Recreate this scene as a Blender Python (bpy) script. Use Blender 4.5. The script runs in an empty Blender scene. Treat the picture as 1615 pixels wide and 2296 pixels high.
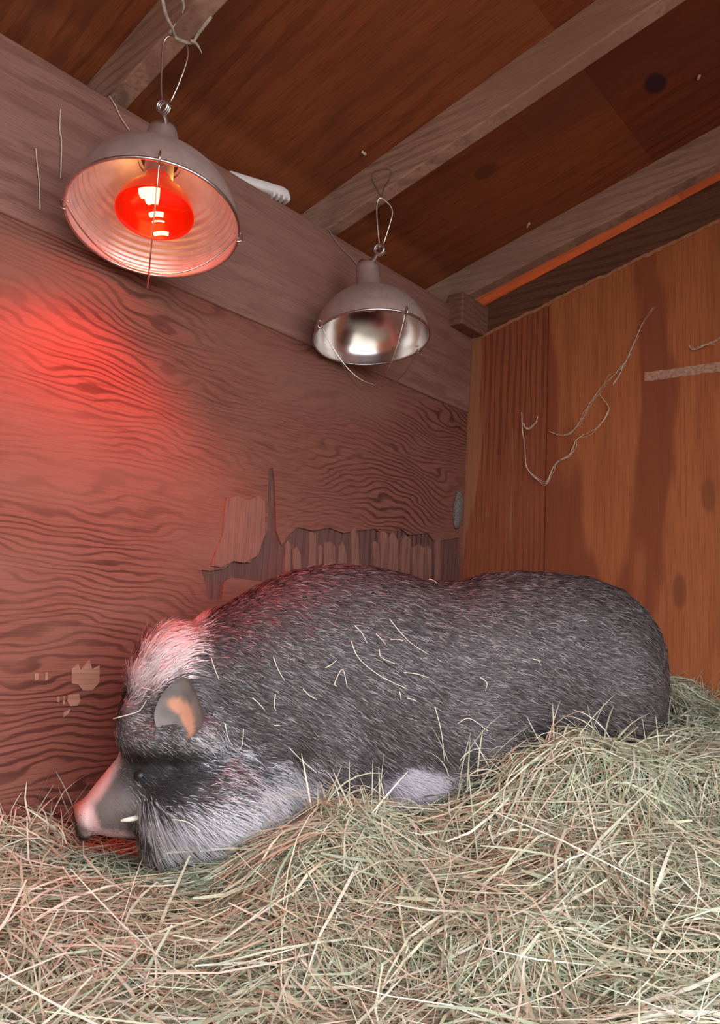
import bpy, bmesh, math, random
import numpy as np
from mathutils import Vector, Matrix, noise
from mathutils.bvhtree import BVHTree
random.seed(7); RNG = np.random.default_rng(7)
SC = bpy.context.scene; COL = SC.collection
# ------------------------------------------------------------------ camera
CAMP = Vector((1.2, 0.0, 0.6)); FPX = 1667.685
YAW, PITCH, ROLL = (math.radians(a) for a in (41.4868, 7.7552, 2.9967))
FW = Vector((-math.sin(YAW)*math.cos(PITCH), math.cos(YAW)*math.cos(PITCH), math.sin(PITCH)))
_r = Vector((math.cos(YAW), math.sin(YAW), 0)); _u = _r.cross(FW)
RT = _r*math.cos(ROLL) + _u*math.sin(ROLL); UP = -_r*math.sin(ROLL) + _u*math.cos(ROLL)
cd = bpy.data.cameras.new('camera'); cam = bpy.data.objects.new('camera', cd); COL.objects.link(cam)
cd.sensor_fit = 'VERTICAL'; cd.sensor_height = 24.0; cd.lens = FPX/2296*24.0; cd.clip_start = 0.02
cam.matrix_world = Matrix(((RT.x, UP.x, -FW.x, CAMP.x), (RT.y, UP.y, -FW.y, CAMP.y), (RT.z, UP.z, -FW.z, CAMP.z), (0, 0, 0, 1)))
SC.camera = cam
# ------------------------------------------------------------------ daylight through the open front, exposure
W = bpy.data.worlds.new('overcast_sky'); SC.world = W; W.use_nodes = True
bg = W.node_tree.nodes['Background']; bg.inputs[0].default_value = (0.93, 0.96, 1.0, 1); bg.inputs[1].default_value = 3.1
vs = SC.view_settings
vs.view_transform = 'Standard'; vs.look = 'None'; vs.gamma = 1.0; vs.use_curve_mapping = False; vs.exposure = 0.94
# ------------------------------------------------------------------ helpers
def ray(x, y): return FW + RT*((x-807.5)/FPX) - UP*((y-1148)/FPX)
def at(x, y, d): return CAMP + ray(x, y)*d
def hit(x, y, n, c):
    n = Vector(n); d = ray(x, y); return CAMP + d*((c - CAMP.dot(n))/d.dot(n))
def tag(o, label=None, cat=None, group=None, kind=None):
    for k, v in (('label', label), ('category', cat), ('group', group), ('kind', kind)):
        if v: o[k] = v
    return o
def mesh_obj(name, verts, faces, m, parent=None, smooth=False):
    me = bpy.data.meshes.new(name)
    me.from_pydata([tuple(v) for v in verts], [], faces); me.update()
    if smooth: me.polygons.foreach_set('use_smooth', [True]*len(me.polygons))
    o = bpy.data.objects.new(name, me); COL.objects.link(o)
    if m: me.materials.append(m)
    if parent: o.parent = parent
    return o
def empty(name, mat=None):
    o = bpy.data.objects.new(name, None); COL.objects.link(o); o.empty_display_size = .05
    if mat is not None: o.matrix_world = mat
    return o
def box_v(x0, x1, y0, y1, zf0, zf1):
    """box whose bottom and top heights may depend on x"""
    f = lambda z, x: z(x) if callable(z) else z
    v = [Vector((x, y, f(z, x))) for z in (zf0, zf1) for x, y in ((x0, y0), (x1, y0), (x1, y1), (x0, y1))]
    return v, [(3, 2, 1, 0), (4, 5, 6, 7), (0, 1, 5, 4), (1, 2, 6, 5), (2, 3, 7, 6), (3, 0, 4, 7)]
def bevel(o, w=.002, seg=2):
    b = o.modifiers.new('bevel', 'BEVEL'); b.width = w; b.segments = seg; b.limit_method = 'ANGLE'; return o
def smooth_path(pts, n=6):
    pts = [Vector(p) for p in pts]
    if len(pts) < 3: return [pts[0].lerp(pts[-1], i/n) for i in range(n+1)]
    out = []
    P = [pts[0]*2-pts[1]] + pts + [pts[-1]*2-pts[-2]]
    for i in range(1, len(P)-2):
        for k in range(n):
            t = k/n; a, b, c, d = P[i-1:i+3]
            out.append(.5*((2*b)+(c-a)*t+(2*a-5*b+4*c-d)*t*t+(3*b-a-3*c+d)*t**3))
    out.append(pts[-1]); return out
def tube_geo(path, rad, sides=6, closed=False):
    n = len(path); V = []; F = []
    rf = rad if callable(rad) else (lambda t: rad)
    nrm = None
    for i, p in enumerate(path):
        a = path[(i-1) % n if closed else max(i-1, 0)]; b = path[(i+1) % n if closed else min(i+1, n-1)]
        t = (b-a).normalized()
        if nrm is None: nrm = t.orthogonal().normalized()
        nrm = (nrm - t*nrm.dot(t)).normalized(); bn = t.cross(nrm)
        r = rf(i/max(n-1, 1))
        V += [p + (nrm*math.cos(2*math.pi*k/sides) + bn*math.sin(2*math.pi*k/sides))*r for k in range(sides)]
    for i in range(n if closed else n-1):
        j = (i+1) % n
        F += [(i*sides+k, i*sides+(k+1) % sides, j*sides+(k+1) % sides, j*sides+k) for k in range(sides)]
    if not closed:
        F.append(tuple(range(sides-1, -1, -1))); F.append(tuple((n-1)*sides+k for k in range(sides)))
    return V, F
def tube(name, path, rad, m, parent=None, sides=6, closed=False, inv=None):
    V, F = tube_geo(path, rad, sides, closed)
    if inv is not None: V = [inv @ v for v in V]
    return mesh_obj(name, V, F, m, parent, True)
def lathe_geo(prof, n=48):
    V = []; F = []
    for r, z in prof: V += [Vector((r*math.cos(2*math.pi*k/n), r*math.sin(2*math.pi*k/n), z)) for k in range(n)]
    for i in range(len(prof)-1):
        F += [(i*n+k, i*n+(k+1) % n, (i+1)*n+(k+1) % n, (i+1)*n+k) for k in range(n)]
    return V, F
def ring_pts(c, ax, r, n=24):
    a = ax.orthogonal().normalized(); b = ax.normalized().cross(a)
    return [c + (a*math.cos(2*math.pi*k/n) + b*math.sin(2*math.pi*k/n))*r for k in range(n)]
def merge(parts):
    V = []; F = []
    for v, f in parts:
        o = len(V); V += list(v); F += [tuple(i+o for i in q) for q in f]
    return V, F
# ------------------------------------------------------------------ materials
def new_mat(name):
    m = bpy.data.materials.new(name); m.use_nodes = True
    nt = m.node_tree; return m, nt, nt.nodes['Principled BSDF']
def N(nt, t, **kw):
    n = nt.nodes.new(t)
    for k, v in kw.items():
        if k.startswith('i_'): n.inputs[int(k[2:])].default_value = v
        else: setattr(n, k, v)
    return n
def math_n(nt, op, a, b=None, c=None):
    n = nt.nodes.new('ShaderNodeMath'); n.operation = op
    for i, v in enumerate((a, b, c)):
        if v is None: continue
        if isinstance(v, (int, float)): n.inputs[i].default_value = v
        else: nt.links.new(v, n.inputs[i])
    return n.outputs[0]
def mix_c(nt, fac, a, b, mode='MIX'):
    n = nt.nodes.new('ShaderNodeMix'); n.data_type = 'RGBA'; n.blend_type = mode
    for s, v in ((n.inputs[0], fac), (n.inputs[6], a), (n.inputs[7], b)):
        if isinstance(v, (int, float)): s.default_value = v
        elif isinstance(v, tuple): s.default_value = (*v, 1)
        else: nt.links.new(v, s)
    return n.outputs[2]
def remap(nt, v, a, b, c=0., d=1.):
    n = nt.nodes.new('ShaderNodeMapRange'); n.interpolation_type = 'SMOOTHSTEP'
    nt.links.new(v, n.inputs[0])
    for i, q in enumerate((a, b, c, d)): n.inputs[i+1].default_value = q
    return n.outputs[0]
def noise_n(nt, vec, scale, loc=(0, 0, 0), sc=1.0, detail=3, rough=.55):
    mp = N(nt, 'ShaderNodeMapping'); mp.inputs['Scale'].default_value = scale; mp.inputs['Location'].default_value = loc
    nt.links.new(vec, mp.inputs[0])
    n = N(nt, 'ShaderNodeTexNoise'); n.inputs['Scale'].default_value = sc; n.inputs['Detail'].default_value = detail
    n.inputs['Roughness'].default_value = rough
    nt.links.new(mp.outputs[0], n.inputs['Vector']); return n.outputs[0]
def wood(name, light, dark, across='Z', along=1.0, freq=70, lin=.35, amp=.16, stretch=(3, 1.2, 4), line=.6,
         fine=(400, 8, 400), stain=None, stain_scale=(2, 2, 4), knots=(), rough=.75, bump=.25, bands=None, loc=(0, 0, 0), pits=None):
    """plywood or lumber: contour-line grain from a noise field, fine fibre streaks, broad stains, optional knots"""
    m, nt, bs = new_mat(name)
    tc = N(nt, 'ShaderNodeTexCoord').outputs['Object']
    sep = N(nt, 'ShaderNodeSeparateXYZ'); nt.links.new(tc, sep.inputs[0])
    ac = sep.outputs['XYZ'.index(across)]
    f1 = noise_n(nt, tc, stretch, loc, 1, 3.2, .5)
    ph = math_n(nt, 'ADD', math_n(nt, 'MULTIPLY', ac, lin), math_n(nt, 'MULTIPLY', f1, amp))
    wig = noise_n(nt, tc, tuple(9*a_ for a_ in stretch), (2.2, 5.1, .7), 1, 2, .5)
    ph = math_n(nt, 'ADD', ph, math_n(nt, 'MULTIPLY', wig, .9/freq))
    s = math_n(nt, 'SINE', math_n(nt, 'MULTIPLY', ph, 2*math.pi*freq))
    g = remap(nt, s, -.1, 1.0)
    f2 = noise_n(nt, tc, fine, loc, 1, 3, .6)
    f3 = noise_n(nt, tc, stain_scale, (3.1, 1.7, .4), 1, 4, .6)
    vis = remap(nt, noise_n(nt, tc, (2.2, 2.2, 3.0), (7.3, 2.2, 1.1), 1, 2, .5), .36, .62, .25, 1.)
    c = mix_c(nt, math_n(nt, 'MULTIPLY', math_n(nt, 'MULTIPLY', g, line), vis), light, dark)
    c = mix_c(nt, remap(nt, f2, .4, .75, 0, .45), c, tuple(.55*a for a in dark))
    if stain: c = mix_c(nt, remap(nt, f3, .45, .68, 0, .75), c, stain)
    if bands:
        fb = noise_n(nt, tc, bands[0], (1.3, .2, 5.), 1, 2.5, .45)
        c = mix_c(nt, remap(nt, fb, bands[2], bands[2]+.035, 0, bands[3]), c, bands[1])
    for (kx, ky, kz, ra, rb, kc) in knots:      # knots: darker ovals with a shape of their own
        v = N(nt, 'ShaderNodeVectorMath', operation='SUBTRACT'); nt.links.new(tc, v.inputs[0]); v.inputs[1].default_value = (kx, ky, kz)
        w = N(nt, 'ShaderNodeVectorMath', operation='MULTIPLY'); nt.links.new(v.outputs[0], w.inputs[0]); w.inputs[1].default_value = ra
        l = N(nt, 'ShaderNodeVectorMath', operation='LENGTH'); nt.links.new(w.outputs[0], l.inputs[0])
        d = math_n(nt, 'ADD', l.outputs['Value'], math_n(nt, 'MULTIPLY', f1, .6))
        c = mix_c(nt, remap(nt, d, 1.0, 1.45, rb, 0), c, kc)
    nt.links.new(c, bs.inputs['Base Color']); bs.inputs['Roughness'].default_value = rough
    bs.inputs['Specular IOR Level'].default_value = .06
    h = math_n(nt, 'ADD', math_n(nt, 'MULTIPLY', g, -.5), math_n(nt, 'MULTIPLY', f2, -.7))
    bp = N(nt, 'ShaderNodeBump'); bp.inputs['Strength'].default_value = bump; bp.inputs['Distance'].default_value = .0015
    nt.links.new(h, bp.inputs['Height']); nt.links.new(bp.outputs[0], bs.inputs['Normal'])
    return m
def plain(name, col, rough=.5, metal=0., spec=.5, var=.15, scale=60, bump=0.):
    m, nt, bs = new_mat(name)
    tc = N(nt, 'ShaderNodeTexCoord').outputs['Object']
    f = noise_n(nt, tc, (scale,)*3, (0, 0, 0), 1, 4, .6)
    c = mix_c(nt, remap(nt, f, .3, .7), tuple(a*(1-var) for a in col), tuple(min(1, a*(1+var)) for a in col))
    nt.links.new(c, bs.inputs['Base Color'])
    bs.inputs['Roughness'].default_value = rough; bs.inputs['Metallic'].default_value = metal; bs.inputs['Specular IOR Level'].default_value = spec
    if bump:
        bp = N(nt, 'ShaderNodeBump'); bp.inputs['Strength'].default_value = bump; bp.inputs['Distance'].default_value = .002
        nt.links.new(f, bp.inputs['Height']); nt.links.new(bp.outputs[0], bs.inputs['Normal'])
    return m
def vcol(name, rough=.6, spec=.3, trans=0.):
    m, nt, bs = new_mat(name)
    a = N(nt, 'ShaderNodeVertexColor', layer_name='Col')
    nt.links.new(a.outputs[0], bs.inputs['Base Color']); bs.inputs['Roughness'].default_value = rough
    bs.inputs['Specular IOR Level'].default_value = spec
    if trans:
        out = nt.nodes['Material Output']; t = N(nt, 'ShaderNodeBsdfTranslucent'); nt.links.new(a.outputs[0], t.inputs[0])
        mx = N(nt, 'ShaderNodeMixShader'); mx.inputs[0].default_value = trans
        nt.links.new(bs.outputs[0], mx.inputs[1]); nt.links.new(t.outputs[0], mx.inputs[2]); nt.links.new(mx.outputs[0], out.inputs[0])
    return m
def set_cols(me, cols):
    a = me.color_attributes.new('Col', 'FLOAT_COLOR', 'POINT')
    c = np.ones((len(me.vertices), 4), np.float32); c[:, :3] = cols; a.data.foreach_set('color', c.ravel())

M_LEFT = wood('weathered_plywood', (.245, .092, .067), (.078, .027, .021), 'Z', freq=165, lin=.42, amp=.125, stretch=(1, 1.7, 4.6), line=.85,
              fine=(60, 14, 380), stain=(.245, .115, .085), stain_scale=(1, 1.4, 3.0))
M_HEAD = wood('header_lumber', (.30, .155, .125), (.17, .075, .06), 'Z', freq=26, lin=.7, amp=.12, stretch=(1, 1.6, 6), line=.5,
              fine=(60, 10, 420), stain=(.22, .10, .08), stain_scale=(1, 1.5, 5))
M_INNER = wood('torn_inner_ply', (.17, .08, .068), (.045, .02, .019), 'Y', freq=60, lin=.8, amp=.05, stretch=(1, 10, 1.5), line=.8,
               fine=(50, 420, 14))
M_SPLINT = wood('splintered_veneer', (.27, .125, .095), (.12, .052, .04), 'Y', freq=60, lin=.5, amp=.06, stretch=(1, 8, 1.5), line=.5,
                fine=(50, 420, 14))
KN = [(hit(1525, 1325, (0, 1, 0), 1.812), (60, 1, 22), .6), (hit(1590, 1110, (0, 1, 0), 1.812), (60, 1, 24), .5)]
M_RIGHT = wood('orange_plywood', (.44, .145, .058), (.30, .085, .036), 'X', freq=45, lin=.25, amp=.05, stretch=(6, 1, .8), line=.35,
               fine=(380, 50, 10), bands=((4.5, 1, 1.1), (.23, .058, .032), .51, .75),
               knots=[(p.x, p.y, p.z, r, s, (.16, .055, .03)) for p, r, s in KN], rough=.6)
M_RIGHT2 = wood('red_streaked_plywood', (.34, .10, .048), (.13, .04, .026), 'X', freq=60, lin=.9, amp=.05, stretch=(9, 1, .7), line=.6,
                fine=(420, 50, 9), bands=((16, 1, 1.3), (.42, .19, .10), .58, .6), rough=.6)
kc = [(hit(1470, 190, (-.22082, 0, 1), 1.611), (45, 30, 1), .9, (.05, .025, .035)), (hit(1090, 385, (-.22082, 0, 1), 1.611), (34, 42, 1), .6, (.10, .04, .025))]
M_CEIL = wood('roof_plywood', (.30, .092, .040), (.13, .038, .019), 'Y', freq=34, lin=.6, amp=.10, stretch=(1.1, 5, 1), line=.5,
              fine=(12, 300, 12), stain=(.17, .06, .035), stain_scale=(1.5, 4, 1), knots=[(p.x, p.y, p.z, r, s, c) for p, r, s, c in kc])
M_CEIL2 = wood('roof_plywood_red', (.24, .065, .030), (.11, .030, .016), 'Y', freq=34, lin=.6, amp=.10, stretch=(1.1, 5, 1), line=.5,
              fine=(12, 300, 12), stain=(.15, .05, .03), stain_scale=(1.5, 4, 1), knots=[(p.x, p.y, p.z, r, s, c) for p, r, s, c in kc])
M_RAFT = wood('rafter_lumber', (.46, .285, .215), (.17, .09, .065), 'Z', freq=55, lin=.8, amp=.07, stretch=(1.6, 3, 8), line=.45,
              fine=(14, 90, 420), stain=(.32, .18, .13))
M_PLATE = wood('plate_lumber', (.17, .08, .05), (.085, .035, .025), 'Z', freq=50, lin=.8, amp=.05, stretch=(1.2, 3, 8), line=.5, fine=(14, 60, 400))
M_ORANGE = wood('daylit_orange_sheathing', (.92, .36, .09), (.75, .26, .07), 'Z', freq=30, lin=.7, amp=.05, stretch=(2, 2, 6), line=.4, fine=(30, 30, 200))  # strong orange carries the daylight glow seen above the top plate
M_EDGE = wood('torn_plywood_edge', (.46, .21, .11), (.30, .12, .06), 'X', freq=40, lin=.8, amp=.05, line=.4)
M_CHIP = wood('bare_veneer', (.40, .225, .165), (.27, .14, .10), 'Z', freq=40, lin=.8, amp=.05, line=.4)
M_BLOCK = wood('block_lumber', (.26, .13, .10), (.14, .06, .045), 'Z', freq=60, lin=.8, amp=.05, stretch=(4, 4, 6), line=.5, fine=(60, 60, 300))
M_FLOOR = wood('floor_boards', (.30, .16, .11), (.16, .08, .05), 'X', freq=30, lin=.8, amp=.05)
M_GROUND = plain('bare_earth', (.30, .26, .21), .95, scale=6, var=.3)
M_SHELL = plain('dusty_aluminium', (.50, .36, .33), .48, .55, .4, .10, 40)
M_INNERL = plain('dusty_reflector', (.80, .72, .72), .42, .75, .5, .10, 30)
M_MIRROR = plain('polished_reflector', (.78, .76, .77), .22, 1.0, .5, .06, 20)
M_WIRE = plain('bright_wire', (.74, .66, .60), .28, 1.0, .5, .1, 80)
M_GALV = plain('galvanised_steel', (.62, .60, .62), .30, 1.0, .5, .15, 120)
M_TWINE = plain('dark_twine', (.13, .085, .065), .9, 0, .2, .3, 200, .4)
M_CERAM = plain('socket_porcelain', (.70, .58, .54), .5, 0, .4, .08, 50)
M_WEB = plain('dusty_cobweb', (.38, .32, .285), .95, 0, .1, .25, 150)
M_WEB2 = plain('pale_cobweb', (.70, .56, .46), .95, 0, .1, .2, 150)
M_WHITE = plain('white_plastic', (.80, .77, .80), .4, 0, .4, .04, 40)
M_MUD = plain('grey_mud', (.17, .14, .13), .95, 0, .1, .35, 180, .6)
M_STRAW = plain('straw_bit', (.80, .74, .60), .6, 0, .3, .1, 200)
M_TUSK = plain('ivory_tusk', (.86, .80, .66), .35, 0, .5, .08, 200)
M_EYE = plain('dark_eye', (.012, .010, .010), .4, 0, .5, .1, 100)
M_HAIR = vcol('pig_bristle', .45, .4)
M_SKIN = vcol('pig_skin', .7, .25)
M_HAY = vcol('dry_hay', .65, .25, .10)
# ------------------------------------------------------------------ the shed: floor, walls, roof
YC, ZT, ZB, SL, ZR, Z0, XJ = 1.812, 1.500, 1.205, .22082, 1.520, 1.430, .2626
XF, YB = 1.55, -1.15           # open front edge, far end wall behind the camera
g = mesh_obj('ground', *box_v(-14, 14, -14, 14, -.12, -.06), M_GROUND); tag(g, kind='structure')
fl = empty('floor'); tag(fl, kind='structure')
k = 0
x = 0.0
while x < XF-.01:
    mesh_obj('floor_board', *box_v(x+.002, min(x+.138, XF), YB, YC, -.02, .0), M_FLOOR, fl); x += .14
# left wall: an inner ply, a face veneer with a gnawed lower edge, the header board
wl = empty('wall_left'); tag(wl, kind='structure')
mesh_obj('inner_ply', *box_v(-.016, 0.0, YB, YC+.03, -.02, ZB+.02), M_INNER, wl)
def wpt(px, py): p = hit(px, py, (1, 0, 0), 0.006); return (p.y, p.z)
def prism(name, poly, x0, x1, m, parent, jit=0.):
    """outline in the wall plane (y,z) given thickness along x"""
    bm = bmesh.new()
    a = [bm.verts.new((x1 + random.uniform(-jit, jit), y, z)) for y, z in poly]; b = [bm.verts.new((x0, y, z)) for y, z in poly]
    n = len(poly)
    bm.faces.new(a); bm.faces.new(b[::-1])
    for i in range(n): bm.faces.new((a[i], b[i], b[(i+1) % n], a[(i+1) % n]))
    bmesh.ops.recalc_face_normals(bm, faces=bm.faces); bmesh.ops.triangulate(bm, faces=[f for f in bm.faces if len(f.verts) > 4])
    me = bpy.data.meshes.new(name); bm.to_mesh(me); bm.free(); me.materials.append(m)
    o = bpy.data.objects.new(name, me); COL.objects.link(o); o.parent = parent; return o
gn = [(1034, 1330), (1030, 1205), (975, 1215), (960, 1195), (918, 1200), (900, 1186), (868, 1200), (840, 1186), (800, 1190), (770, 1195), (740, 1184),
      (700, 1190), (668, 1182), (650, 1196), (632, 1222), (620, 1190), (616, 1080), (612, 1048), (603, 1052), (601, 1100), (602, 1185), (590, 1210),
      (575, 1240), (560, 1262), (530, 1255), (500, 1276), (470, 1280), (452, 1278), (458, 1300), (466, 1345), (498, 1345), (502, 1305), (520, 1295),
      (600, 1306), (640, 1305), (655, 1330), (655, 1420)]
poly = [(YB, ZB+.01), (YC-.004, ZB+.01)] + [wpt(*p) for p in gn] + [(wpt(655, 1420)[0], -.02), (YB, -.02)]
prism('face_veneer', poly, 0.0, .006, M_LEFT, wl)
sp = []; xa = 640
while xa < 985:
    wdt = random.uniform(7, 27)
    if random.random() < .85: sp.append((xa, xa+wdt, random.uniform(1188, 1232), 1325))
    xa += wdt+random.uniform(1, 9)
for (xa, xb, ya, yb) in sp:
    q = [wpt(xa, ya+random.uniform(-4, 10)), wpt((xa+xb)/2, ya-random.uniform(0, 12)), wpt(xb, ya+random.uniform(0, 20)), wpt(xb+random.uniform(-3, 3), yb), wpt(xa+random.uniform(-3, 3), yb)]
    prism('splinter', q[::-1], 0.0, random.uniform(.003, .009), M_SPLINT, wl, .001)
flap = [(505, 1118), (530, 1112), (552, 1122), (575, 1112), (592, 1125), (590, 1200), (575, 1245), (545, 1262), (520, 1258), (492, 1272), (470, 1268), (480, 1240), (497, 1200), (500, 1150)]
o = prism('peeled_flap', [wpt(*p) for p in flap][::-1], .006, .011, M_SPLINT, wl, .0012)
for c in ([(160, 1500), (175, 1488), (180, 1503), (199, 1478), (206, 1500), (222, 1492), (222, 1530), (205, 1548), (185, 1548), (175, 1535), (160, 1532)],
          [(152, 1558), (176, 1556), (179, 1570), (173, 1582), (156, 1583), (150, 1572)], [(142, 1597), (157, 1589), (152, 1600), (141, 1608)],
          [(76, 1510), (86, 1509), (85, 1524), (77, 1526)], [(100, 1508), (106, 1507), (106, 1524), (100, 1526)], [(127, 1562), (133, 1562), (132, 1574), (127, 1573)],
          [(140, 1560), (145, 1560), (144, 1578), (140, 1580)]):
    prism('veneer_chip', [wpt(*p) for p in c][::-1], .006, .008, M_CHIP, wl, .0006)
hd = mesh_obj('header_board', *box_v(-.016, .012, YB, YC-.002, ZB, ZT), M_HEAD, wl); bevel(hd, .004)
# outer blocking, added to close the eaves against light leaks
mesh_obj('eave_block', *box_v(-.16, -.14, YB, YC+.12, ZB-.02, 1.57), M_PLATE, wl)
mesh_obj('outer_siding', *box_v(-.03, -.016, YB, YC+.2, -.06, ZT), M_PLATE, wl)
blk_c = [hit(985, 660, (1, 0, 0), .075), hit(1040, 634, (1, 0, 0), .075)]
bv, bf = box_v(.0, .055, 1.690, YC+.02, 1.435, 1.530)
bev = bevel(mesh_obj('corner_block', bv, bf, M_BLOCK, wl), .005)
# right wall: two sheets with a ragged top edge, plate, sheathing behind
wr = empty('wall_right'); tag(wr, kind='structure')
def sheet(name, xa, xb, y0, y1, m, edge=True):
    n = max(2, int((xb-xa)/.012)); top = []
    for i in range(n+1):
        xx = xa+(xb-xa)*i/n; top.append((xx, Z0+SL*xx+(noise.noise(Vector((xx*24, 3, 0)))*.006+random.uniform(-.0015, .0015))))
    V = []; F = []
    for (xx, zz) in top: V += [Vector((xx, y0, -.02)), Vector((xx, y0, zz)), Vector((xx, y1, zz)), Vector((xx, y1, -.02))]
    for i in range(n):
        a, b = i*4, i*4+4
        F += [(a, b, b+1, a+1), (a+1, b+1, b+2, a+2), (a+2, b+2, b+3, a+3), (a+3, b+3, b, a)]
    F += [(0, 1, 2, 3), (n*4+3, n*4+2, n*4+1, n*4)]
    o = mesh_obj(name, V, F, m, wr)
    if edge:    # broken fibre along the cut edge
        V2 = []; F2 = []
        for (xx, zz) in top:
            w = .006+.005*abs(noise.noise(Vector((xx*40, 9, 1))))
            V2 += [Vector((xx, y0-.0025, zz-w)), Vector((xx, y0-.003, zz+.002)), Vector((xx, y0+.001, zz+.002)), Vector((xx, y0+.001, zz-w))]
        for i in range(n):
            a, b = i*4, i*4+4
            F2 += [(a, b, b+1, a+1), (a+1, b+1, b+2, a+2), (a+2, b+2, b+3, a+3), (a+3, b+3, b, a)]
        F2 += [(0, 1, 2, 3), (n*4+3, n*4+2, n*4+1, n*4)]
        mesh_obj('frayed_edge', V2, F2, M_EDGE, o)
    return o
sheet('plywood_sheet', -.012, XJ, YC+.003, YC+.015, M_RIGHT2)
sheet('plywood_sheet', XJ+.002, XF, YC-.003, YC+.015, M_RIGHT)
pl = mesh_obj('top_plate', *box_v(-.1, XF, YC+.016, YC+.054, lambda x: Z0-.09+SL*x, lambda x: Z0+.100+SL*x+.022*x), M_PLATE, wr); bevel(pl, .003)
mesh_obj('daylit_orange_sheathing', *box_v(-.16, XF, YC+.056, YC+.07, -.06, lambda x: Z0+.09+SL*x), M_ORANGE, wr)
mesh_obj('added_fascia_strip', *box_v(-.30, XF+.1, YC+.18, YC+.198, lambda x: Z0+.07+SL*x, lambda x: ZR+.0905+SL*x), M_ORANGE, wr)  # added board under the roof edge, catches outside light as the orange strip
# far end wall behind the camera
we = empty('wall_back'); tag(we, kind='structure')
for i in range(2):
    mesh_obj('plywood_sheet', *box_v(i*.78, i*.78+.775, YB-.012, YB, -.02, lambda x: ZR+.08+SL*x), M_RIGHT, we)
# unseen front panel and lintel, added to cut daylight on corner and ceiling
wf = empty('added_front_wall'); tag(wf, kind='structure')
mesh_obj('plywood_sheet', *box_v(XF, XF+.012, 1.12, YC+.015, -.02, lambda x: ZR+.08+SL*x), M_RIGHT, wf)
mesh_obj('added_lintel', *box_v(XF, XF+.038, YB, 1.12, 1.60, lambda x: ZR+.08+SL*x), M_RAFT, wf)
# roof: two sheets end to end, rafters under them
ce = empty('ceiling'); tag(ce, kind='structure')
RT_ = .0912
mesh_obj('roof_sheet', *box_v(-.30, .583, YB-.1, YC+.22, lambda x: ZR+RT_+SL*x, lambda x: ZR+RT_+.012+SL*x), M_CEIL, ce)
mesh_obj('roof_sheet', *box_v(.5832, XF+.12, YB-.1, YC+.22, lambda x: ZR+RT_+.003+SL*x, lambda x: ZR+RT_+.012+SL*x), M_CEIL2, ce)
for yr in (-1.11, -.54, .02, .611, 1.193, 1.723):
    r = mesh_obj('rafter', *box_v(-.13, XF+.1, yr, yr+.038, lambda x: ZR+SL*x, lambda x: ZR+RT_+.0025+SL*x), M_RAFT, ce); bevel(r, .003)
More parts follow.
